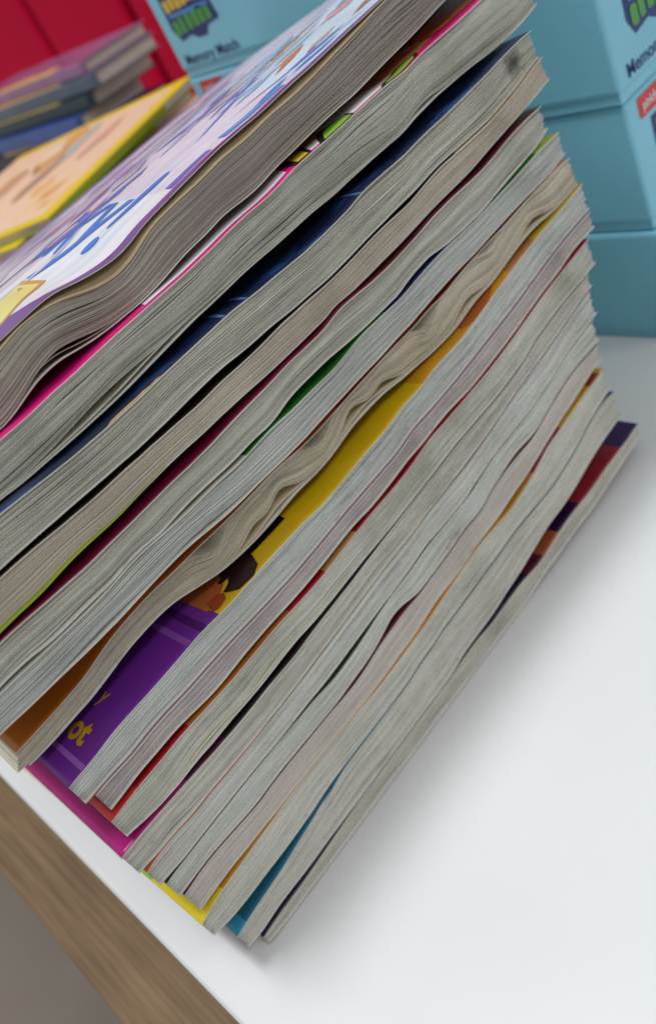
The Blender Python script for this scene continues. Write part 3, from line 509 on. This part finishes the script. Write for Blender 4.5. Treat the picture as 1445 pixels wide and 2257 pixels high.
for i_, (col, n_, x0, x1, d0, d1) in enumerate((('#94847c', 14, 195, 275, 12, 60), ('#c4a498', 16, 190, 280, 10, 70), ('#7080c4', 26, 100, 240, 45, 170), ('#b9c4e6', 26, 90, 230, 40, 170),
                                                ('#9a6cc0', 18, 60, 200, 60, 175), ('#dc98b8', 16, 130, 260, 30, 150), ('#5c8ae0', 14, 150, 215, 9, 40), ('#88c4e8', 14, 190, 280, 14, 80), ('#d88450', 5, 205, 275, 14, 40), ('#d8d4dc', 20, 80, 260, 40, 170))):
    o = map_print('picture_print', streak_bm(40 + i_, n_, x0, x1, d0, d1), BOOKS['A'], print_mat(col), ROOTS['A'], ORIG['A'], 0.00014 + 0.000012 * i_)
    o['kind'] = 'stuff'
# hot pink book: white band with buckle, limbs and figure
P_('B', 'band_print', [(104, 3.2), (172, 3.2), (181, 22), (150, 30), (110, 26)], '#f0eef4')
P_('B', 'band_print', [(184, 2.4), (203, 1.6), (230, 1.2), (238, 9), (226, 24), (200, 26), (190, 14)], '#f0eef4')
P_('B', 'buckle_print', [(174.5, -0.2), (183, 0.2), (193, 17), (188, 26), (180, 20)], '#1c1614', 0.0002)
P_('B', 'buckle_print', [(177, 1.6), (182, 1.2), (190, 16), (184, 17)], '#e0c02c', 0.00028)
P_('B', 'hand_print', [(191, 13), (199, 11), (205, 22), (196, 24)], '#d98a58', 0.0002)
P_('B', 'sleeve_print', [(187, -0.2), (206, 0), (210, 9), (201, 17), (196, 12)], '#231c18', 0.0002)
P_('B', 'sleeve_print', [(190, 0.4), (205, 0.6), (208, 8), (202, 13), (197, 9)], '#8cc63c', 0.00028)
P_('B', 'arm_print', [(226, 22), (238, 9), (246, 4), (262, 8), (266, 28), (240, 34)], '#d88a54', 0.0002)
P_('B', 'sleeve_print', [(221, 0), (245, 1.6), (250, 7), (240, 10), (228, 6)], '#2a2a18', 0.00024)
P_('B', 'sleeve_print', [(224, 0.5), (243, 2.2), (247, 6.4), (239, 8), (230, 5)], '#84b83a', 0.0003)
P_('B', 'figure_print', [(264, 14), (270, 9), (312, 5), (312, 34), (280, 34), (266, 24)], '#d8742c', 0.0002)
P_('B', 'figure_print', [(272, 16), (280, 13), (281, 15), (273, 18)], '#8c3c20', 0.00028)
P_('B', 'figure_print', [(256, 18), (262, 14), (266, 20), (262, 26)], '#e8b08c', 0.00026)
P_('B', 'shadow_print', [(262, 27), (312, 36), (312, 46), (258, 40)], '#1c1830', 0.0002)
# purple and yellow book
P_('H', 'panel_line_print', [(44.5, 0), (46.8, 0), (47.6, 60), (45.4, 60)], '#9a5ac0')
P_('H', 'panel_line_print', [(50.8, 0), (53.6, 0), (54.4, 60), (51.8, 60)], '#55187a')
P_('H', 'panel_line_print', [(-2.6, 0), (-0.8, 0), (-0.4, 60), (-2.2, 60)], '#a86ad0')
P_('H', 'jar_print', [(57.8, 6), (62, 4.4), (66, 8), (70, 11), (78, 14), (84, 30), (57.8, 40)], '#c06a34')
P_('H', 'swirl_print', [(58.5, 3.2), (61, 2.2), (65, 3.4), (66.5, 6.5), (64.5, 9.4), (60.5, 9.6), (60.2, 8.2), (63.6, 7.8), (64.6, 6.2), (63.4, 4.6), (60.8, 4.4), (59.2, 5)], '#a84a28', 0.0002)
P_('H', 'honey_print', [(69.6, 1.0), (76, -0.2), (80.4, 2.6), (83, 9), (83, 26), (74, 22), (71, 14), (68.6, 13.4), (69, 11.6), (72, 10.6), (70.2, 8.6), (66.6, 7.2), (67, 5.4), (70.6, 6), (72, 4.4)], '#2e161c', 0.0002)
P_('H', 'dark_print', [(82, 10), (86, 9.6), (100.8, 9.8), (101.6, 16), (101, 34), (84, 34)], '#140f12', 0.00024)
P_('H', 'orange_print', [(202, 3), (206, -0.2), (217, -0.2), (226, 4), (222, 16), (206, 16)], '#c86c2c')
text_print('title_lettering', 'ot', 0.0026, 0.0205, 0.0118, BOOKS['H'], print_mat('#d8a81e'), ROOTS['H'], ORIG['H'], bold=0.035, sx=1.05)
text_print('title_lettering', 'y', 0.0162, 0.0186, 0.0078, BOOKS['H'], print_mat('#c89a2c'), ROOTS['H'], ORIG['H'], bold=0.02)
# gold book: lime panel further in, amber beyond
P_('O', 'lime_print', [(-11.9, 33), (-4, 30), (-4, 48), (-11.9, 50)], '#93cc2c')
P_('O', 'amber_print', [(-11.9, 52), (-2, 50), (-2, 199), (-11.9, 199)], '#f0b41e')
# chipped lamination on the navy cover
rngp = random.Random(5)
P_('C', 'torn_edge', [(68, -0.3)] + [(68 + i * 2.6, 0.5 + 1.3 * rngp.random()) for i in range(1, 9)] + [(91, -0.3)], '#d0a868')
for cx in (118, 128, 186): P_('C', 'spark_print', [(cx, 0), (cx + 1.2, 0), (cx + 3, 9), (cx + 2.2, 16), (cx + 1.2, 8)], '#4a6a9c')

# single leaves that have come away from their blocks
def loose_leaf(k, which, x0, x1, off, col, reach=0.03):
    bk = BOOKS[k]; m = paper_mat('loose_leaf_' + k.lower(), col, hexc('#a09c8c'), 0.2)
    f = fz_offset(bk, which, off) if which != 'p' else (lambda x, d: bk.place(x, d, upsample(PROFILES[k][0], x) + 0.0001 + (upsample(TOP_COVER, x) - 0.0009 - upsample(PROFILES[k][0], x)) * smooth((d + 0.001) / 0.009), line_of(TOP_COVER, x) + 0.005))
    return sheet('loose_leaf', bk, f, x0, x1, 0.00018, m, ROOTS[k], ORIG[k], d0=0.0002, d1=reach, nx=90, up=False)
g = lambda x, c, s_: np.exp(-0.5 * ((x - c) / s_) ** 2)
loose_leaf('B', 'b', -0.004, 0.20, lambda x, d: 0.0006 + 0.0012 * g(x, 0.10, 0.02) * np.exp(-d / 0.02), hexc('#c8c6b8'))
loose_leaf('A', 'p', -0.01, 0.316, lambda x, d: 0.0002 + 0 * x, hexc('#8e7d62'), 0.05)
loose_leaf('A', 'b', 0.0, 0.16, lambda x, d: 0.0006 + 0.0014 * g(x, 0.07, 0.012) * np.exp(-d / 0.02), hexc('#b0a79c'))
loose_leaf('J', 'b', 0.0, 0.12, lambda x, d: 0.0006 + 0.0012 * g(x, 0.032, 0.008) * np.exp(-d / 0.02), hexc('#d6cfae'))
loose_leaf('G', 'b', 0.03, 0.275, lambda x, d: 0.0006 + (0.0014 * g(x, 0.101, 0.006) + 0.0012 * g(x, 0.150, 0.007)) * np.exp(-d / 0.02), hexc('#c4b8a0'))
loose_leaf('E', 'b', 0.16, 0.279, lambda x, d: 0.0006 + 0.0011 * g(x, 0.25, 0.012) * np.exp(-d / 0.02), hexc('#b8b8ae'))
# ---------------------------------------------------------------- table and floor
def simple_mat(name, col, rough=0.5, nscale=30, amt=0.12, bumpn=None, spec=0.5):
    m, nt, b = new_mat(name); n = noise_node(nt, nscale, 4, coords(nt))
    c = ramp_node(nt, n.outputs[0], [(0.3, tuple(v * (1 - amt) for v in col)), (0.7, col)])
    nt.links.new(c, b.inputs['Base Color']); b.inputs['Roughness'].default_value = rough; b.inputs['Specular IOR Level'].default_value = spec
    if bumpn:
        n2 = noise_node(nt, bumpn[0], 3, coords(nt)); bump(nt, b, n2.outputs[0], bumpn[1], bumpn[2])
    return m
def wood_mat():
    m, nt, b = new_mat('brown_wood'); v = coords(nt)
    n = noise_node(nt, 1.0, 6, mapping(nt, v, (420, 12, 120)), 0.68)
    n2 = noise_node(nt, 22, 4, v)
    c = ramp_node(nt, n.outputs[0], [(0.3, hexc('#68523a')), (0.5, hexc('#846a4c')), (0.7, hexc('#957b5a'))])
    t = ramp_node(nt, n2.outputs[0], [(0.3, (0.8,) * 3), (0.7, (1.0,) * 3)])
    nt.links.new(mix_node(nt, 1.0, c, t, 'MULTIPLY'), b.inputs['Base Color']); b.inputs['Roughness'].default_value = 0.6
    return m
def table_mat():
    m, nt, b = new_mat('white_laminate'); v = coords(nt)
    n = noise_node(nt, 6, 4, v); c = ramp_node(nt, n.outputs[0], [(0.3, hexc('#e6e9eb')), (0.7, hexc('#eceef0'))])
    # a few fine specks
    vo = nt.nodes.new('ShaderNodeTexVoronoi'); vo.inputs['Scale'].default_value = 26; nt.links.new(v, vo.inputs['Vector'])
    s = ramp_node(nt, vo.outputs['Distance'], [(0.018, (0.62, 0.62, 0.62)), (0.03, (1, 1, 1))])
    nt.links.new(mix_node(nt, 1.0, c, s, 'MULTIPLY'), b.inputs['Base Color']); b.inputs['Roughness'].default_value = 0.38
    sm = noise_node(nt, 9, 5, v, 0.65); mr = nt.nodes.new('ShaderNodeMapRange'); nt.links.new(sm.outputs[0], mr.inputs[0]); mr.inputs[1].default_value = 0.3; mr.inputs[2].default_value = 0.7
    mr.inputs[3].default_value = 0.26; mr.inputs[4].default_value = 0.46; nt.links.new(mr.outputs[0], b.inputs['Roughness'])      # wiped smudges
    n2 = noise_node(nt, 700, 2, v); bump(nt, b, n2.outputs[0], 0.06, 0.0002)
    return m
tb = thing('display_table', 'white laminate display table with a brown wooden rail along its end', 'table', (0.9, 0.6, -0.78))
TX0, TX1, TY0, TY1 = -0.0272, 1.75, -0.55, 2.35
loc = tb.location
def tl(x0, x1, y0, y1, z0, z1, bev=0.0, seg=3):
    return box_bm(x0 - loc.x, x1 - loc.x, y0 - loc.y, y1 - loc.y, z0 - loc.z, z1 - loc.z, bev, seg)
WOOD = wood_mat(); WHITE = table_mat()
bm_obj('tabletop', tl(TX0, TX1, TY0, TY1, TABLE_Z - 0.022, TABLE_Z, 0.003), WHITE, tb)
bm_obj('rail', tl(-0.064, -0.004, TY0 + 0.02, TY1 - 0.02, -0.145, -0.058, 0.002), WOOD, tb)
bm_obj('apron', tl(-0.004, TX1 - 0.02, TY0 + 0.02, TY1 - 0.02, -0.11, TABLE_Z - 0.0225, 0.002), WHITE, tb)
for lx in (0.02, TX1 - 0.09):
    for ly in (TY0 + 0.05, TY1 - 0.11): bm_obj('leg', tl(lx, lx + 0.06, ly, ly + 0.06, -0.78, -0.111, 0.003), WOOD, tb)
fl = bm_obj('floor', box_bm(-3, 5, -3, 5, -0.80, -0.78), simple_mat('floor_vinyl', hexc('#9a8f84'), 0.55, 3, 0.25)); fl['kind'] = 'structure'

# ---------------------------------------------------------------- stacked game boxes
BX, BY0, BY1, BD = 0.357, 0.0205, 0.3225, 0.21
BOXMAT = simple_mat('printed_box_card', hexc('#8cd6ee'), 0.40, 11, 0.22)
BOXDEEP = simple_mat('printed_box_card_side', hexc('#4aa0b4'), 0.42, 14, 0.16)
NAVY = print_mat('#1a2f78'); REDTAG = print_mat('#d83a3c'); OFFW = print_mat('#f0e8e8')
def flat_face_obj(name, bm, mat, parent, u, v, o, n, lift):
    """Lay a flat 2-D design on a box face: origin o, axes u and v, outward normal n."""
    for vt in bm.verts: vt.co = Vector(o) + Vector(u) * vt.co.x + Vector(v) * vt.co.y + Vector(n) * lift
    bm.normal_update()
    for f in bm.faces:
        if f.normal.dot(Vector(n)) < 0: f.normal_flip()
    return bm_obj(name, bm, mat, parent)
def poly2(pts):
    bm = bmesh.new(); bm.faces.new([bm.verts.new((p[0], p[1], 0)) for p in pts]); bmesh.ops.triangulate(bm, faces=bm.faces[:]); return bm
def rrect(x0, x1, y0, y1, r, n=4):
    out = []
    for cx, cy, a0 in ((x1 - r, y1 - r, 0), (x0 + r, y1 - r, 90), (x0 + r, y0 + r, 180), (x1 - r, y0 + r, 270)):
        for i in range(n + 1):
            a = math.radians(a0 + 90 * i / n); out.append((cx + r * math.cos(a), cy + r * math.sin(a)))
    return out
HB = 0.0645
BOXLAB = ['blue game box standing on the white table, lowest of four', 'blue game box on top of the lowest one, with a box above it',
          'blue game box third up, with a red tag showing at its corner', 'uppermost blue game box with a badge and the words Memory Match']
for i in range(4):
    z0 = TABLE_Z + 0.0002 + i * (HB + 0.0004) if i else TABLE_Z
    dx = (0.0, 0.0015, -0.001, -0.0015)[i]; dy = (0.0, 0.0015, 0.0, -0.0005)[i]
    r = thing('game_box', BOXLAB[i], 'box', (BX + dx, BY0 + dy, z0), group='stacked blue game boxes')
    W = BY1 - BY0
    bm_obj('lid', box_bm(0, BD, 0, W, 0.0052, HB, 0.0022, 3), BOXMAT, r)
    bm_obj('tray', box_bm(0.0012, BD - 0.0012, 0.0012, W - 0.0012, 0.0, 0.0060, 0.0008, 2), BOXMAT, r)
    # raised edge panel folded round the near corner
    for face, (u, v, o, n, width) in enumerate((((0, -1, 0), (0, 0, 1), (0, W, 0), (-1, 0, 0), W), ((1, 0, 0), (0, 0, 1), (0, 0, 0), (0, -1, 0), BD))):
        # badge: dark blue plaque with rows of letters; red maker's tag; product name
        b0 = 0.012 if face == 0 else 0.018
        plaque = [(b0, HB - 0.0150), (b0 + 0.046, HB - 0.0145), (b0 + 0.049, 0.028), (b0 + 0.036, 0.0265), (b0 + 0.031, 0.0215), (b0 + 0.022, 0.0215), (b0 + 0.016, 0.0245), (b0 + 0.004, 0.0225), (b0 - 0.001, 0.03)]
        bd = flat_face_obj('badge', poly2(plaque), NAVY, r, u, v, o, n, 0.0003)
        rb = random.Random(3)                   # two rows of chunky, illegible badge letters
        for col, yy, hh, cnt in (('#e2c23c', 0.0398, 0.0080, 7), ('#4f9e4e', 0.0262, 0.0092, 6)):
            step = 0.043 / cnt
            for q_ in range(cnt):
                xa = b0 + 0.0025 + q_ * step; yb = yy + q_ * 0.0004 + rb.uniform(-0.0006, 0.0006); xw = step * rb.uniform(0.72, 0.9)
                flat_face_obj('badge_letter', poly2(rrect(xa, xa + xw, yb, yb + hh * rb.uniform(0.85, 1.05), 0.0016)), print_mat(col), bd, u, v, o, n, 0.0006)
        wv = poly2(rrect(b0 + 0.003, b0 + 0.045, 0.0362, 0.0388, 0.001)); flat_face_obj('badge_stripe', wv, print_mat('#4c8fd0'), bd, u, v, o, n, 0.0006)
        t = text_bm('Memory Match', 0.0088, 0.00012)
        mx = max(vt.co.x for vt in t.verts)
        for vt in t.verts: vt.co = (0.0085 + vt.co.x * 0.058 / mx, 0.0085 + vt.co.y, 0)
        flat_face_obj('product_name', t, NAVY, r, u, v, o, n, 0.0003)
        tg = flat_face_obj('maker_tag', poly2(rrect(0.010, 0.036, HB - 0.0125, HB - 0.0026, 0.001)), REDTAG, r, u, v, o, n, 0.0003 if face else 0.00034)
        t = text_bm('pinkfong', 0.0062, 0.0001)
        mx = max(vt.co.x for vt in t.verts)
        for vt in t.verts: vt.co = (0.013 + vt.co.x * 0.020 / mx, HB - 0.0094 + vt.co.y, 0)
        flat_face_obj('tag_lettering', t, OFFW, tg, u, v, o, n, 0.0007)

# ---------------------------------------------------------------- crimson display backdrop with fluted boards
RED = simple_mat('crimson_board', hexc('#c80038'), 0.75, 5, 0.15, spec=0.15)
bk_ = thing('crimson_backdrop', 'tall crimson backdrop of upright boards behind the books and boxes', 'backdrop', (0.80, 1.2, TABLE_Z))
bm_obj('backing_board', box_bm(0.012, 0.03, -0.95, 1.1, 0, 0.62, 0.002), simple_mat('dark_crimson', hexc('#8a0024'), 0.8, 5, 0.2, spec=0.1), bk_)
for j in range(8):
    y0 = -0.945 + j * 0.262
    bm_obj('upright_board', box_bm(-0.012, 0.0118, y0, y0 + 0.240, 0, 0.62, 0.0115, 6), RED, bk_)

# ---------------------------------------------------------------- magazines behind, dark hardbacks beyond
def small_book(name, label, group, loc, rotz, L, D, T, cov, paper, back=None, bev=0.0006):
    r = thing(name, label, 'book', loc, rotz, group)
    bm_obj('front_cover', box_bm(-L / 2, L / 2, -D / 2, D / 2, T - 0.0009, T, 0.0004, 1), cov, r)
    bm_obj('pages', box_bm(-L / 2 + 0.002, L / 2 - 0.002, -D / 2 + 0.001, D / 2 - 0.003, 0.0009, T - 0.0009), paper, r)
    bm_obj('back_cover', box_bm(-L / 2, L / 2, -D / 2, D / 2, 0, 0.0009, 0.0004, 1), back or cov, r)
    bm_obj('spine', box_bm(-L / 2, L / 2, D / 2 - 0.0029, D / 2, 0.0009, T - 0.0009), back or cov, r)
    return r
MAGP = simple_mat('magazine_paper', hexc('#d8d2c4'), 0.8, 60, 0.15)
def mag_cover():
    m, nt, b = new_mat('peach_magazine_cover'); v = coords(nt)
    n = noise_node(nt, 19, 5, mapping(nt, v, (0.5, 1.9, 1)), 0.6)
    c = ramp_node(nt, n.outputs[0], [(0.30, hexc('#b88a5c')), (0.36, hexc('#ecb060')), (0.43, hexc('#f0d3ae')), (0.55, hexc('#f2c8b0')), (0.66, hexc('#ead9a8')), (0.76, hexc('#b8c8c0'))])
    nt.links.new(c, b.inputs['Base Color']); b.inputs['Roughness'].default_value = 0.4; return m
MAGC = mag_cover(); LIME = simple_mat('lime_card', hexc('#a0b41c'), 0.4); YEL = simple_mat('yellow_card', hexc('#f0d21c'), 0.4, 12); PEACH = simple_mat('peach_card', hexc('#e8b090'), 0.4)
a28 = math.radians(27.0)
MTH = [0.042, 0.042, 0.040, 0.038, 0.007, 0.006]
MLB = ['thick peach magazine lying on the table, lowest of the pile behind the books', 'thick peach magazine resting on the lowest one of its pile', 'thick peach magazine third up in the pile behind the books',
       'thick peach magazine under the two yellow-bordered ones', 'peach magazine with a yellow border just under the topmost of its pile', 'topmost magazine of the pile, peach cover with yellow border and lime edge']
z = TABLE_Z
for i, th in enumerate(MTH):
    off = (0, 0.004, -0.003, 0.002, -0.012, 0.0)[i]; rot = a28 + (0.05, -0.04, 0.03, -0.03, -0.10, 0.0)[i]
    r = small_book('magazine', MLB[i], 'magazines piled behind the books', (0.290 + off * 0.6, 0.480 - off, z), rot, 0.25, 0.20, th, MAGC, MAGP, back=LIME if i == 5 else PEACH)
    if i >= 4:
        T_ = th + 0.00035
        for (x0, x1, y0, y1) in ((-0.125, 0.125, -0.1, -0.086), (-0.125, -0.112, -0.086, 0.1), (0.113, 0.125, -0.086, 0.1)):
            bm_obj('border_print', box_bm(x0, x1, y0, y1, th - 0.0002, T_), YEL, r)
        rm = random.Random(30 + i)
        for j_, col in enumerate(('#d8a878', '#eeb468', '#f4e6c8', '#bcd0d0', '#c09a80', '#f0b8a8', '#f6ead8')):
            cx, cy = rm.uniform(-0.09, 0.09), rm.uniform(-0.065, 0.075); rx, ry = rm.uniform(0.020, 0.055), rm.uniform(0.006, 0.016)
            pts = [(cx + rx * math.cos(t_) * rm.uniform(0.7, 1.25), cy + ry * math.sin(t_) * rm.uniform(0.7, 1.25)) for t_ in [k_ * math.pi / 7 for k_ in range(14)]]
            flat_face_obj('picture_print', poly2(pts), print_mat(col), r, (1, 0, 0), (0, 1, 0), (0, 0, th), (0, 0, 1), 0.0003 + 0.00006 * j_)
        bm_obj('lime_edge', box_bm(-0.125, 0.06, -0.1008, -0.0995, 0.001, th - 0.001), LIME, r)
    z += th + 0.0002
# dark hardbacks with gilt spines
GOLD, ntg, bg_ = new_mat('gilt_lettering')
bg_.inputs['Base Color'].default_value = (*hexc('#f0c860'), 1); bg_.inputs['Metallic'].default_value = 0.35
nn = noise_node(ntg, 120, 3, coords(ntg)); mr = ntg.nodes.new('ShaderNodeMapRange'); ntg.links.new(nn.outputs[0], mr.inputs[0]); mr.inputs[3].default_value = 0.25; mr.inputs[4].default_value = 0.5
ntg.links.new(mr.outputs[0], bg_.inputs['Roughness'])
HB_ = [  # thickness, colour, how far its spine stands out, label
       (0.052, '#3a2a20', 0.052, 'thick brown hardback lying on the table at the bottom of its pile'), (0.050, '#2a2018', 0.05, 'thick dark brown hardback resting on the lowest one of its pile'),
       (0.040, '#4a3c28', 0.044, 'thick olive brown hardback under the thin glossy books'), (0.012, '#2c1a20', 0.040, 'thin black glossy book under the blue one, before the crimson backdrop'),
       (0.015, '#3858a4', 0.034, 'thin blue glossy book under the dark teal one, before the crimson backdrop'), (0.013, '#1c3640', 0.020, 'thin dark teal glossy book with gilt lettering, under the slate one'),
       (0.014, '#5c6c80', 0.012, 'thin slate glossy book with gilt lettering, under the lilac one'), (0.012, '#a878a6', 0.0, 'thin lilac glossy book with a gilt title, topmost of its pile')]
z = TABLE_Z
for i, (th, col, outw, lab) in enumerate(HB_):
    m = simple_mat('glossy_cover_' + col.strip('#'), hexc(col), 0.22, 26, 0.35)
    dy = (0, 0.006, 0.0, -0.026, 0.010, 0.0, -0.008, 0.006)[i]
    r = thing('glossy_book' if i > 2 else 'hardback_book', lab, 'book', (0.545 - outw, 0.835 + dy, z), (0, 0.02, -0.02, 0.03, -0.015, 0.01, 0.02, -0.025)[i], 'books piled before the backdrop')
    L2 = 0.175; ct = 0.003 if th > 0.03 else 0.0012
    bm_obj('back_cover', box_bm(-0.06, 0.03, -L2, L2, 0, ct, 0.0005, 2), m, r)
    bm_obj('front_cover', box_bm(-0.06, 0.03, -L2, L2, th - ct, th, 0.0005, 2), m, r)
    bm_obj('pages', box_bm(-0.0545, 0.027, -L2 + 0.004, L2 - 0.004, ct, th - ct), MAGP, r)
    bm_obj('spine', box_bm(-0.0625, -0.0540, -L2, L2, 0.0003, th - 0.0003, 0.0014, 3), m, r)
    if i in (3, 5, 6, 7):
        rr = random.Random(i); y = 0.06 if i == 7 else 0.07
        while y > (-0.10 if i != 3 else -0.16):
            w = rr.uniform(0.005, 0.012); h_ = rr.uniform(0.016, 0.024)
            bm_obj('gilt_letter', box_bm(-0.0585, -0.0585 + h_, y - w, y, th - 0.0004, th + 0.0004, 0.0002, 1), GOLD, r); y -= w + 0.0016
    z += th + 0.0002
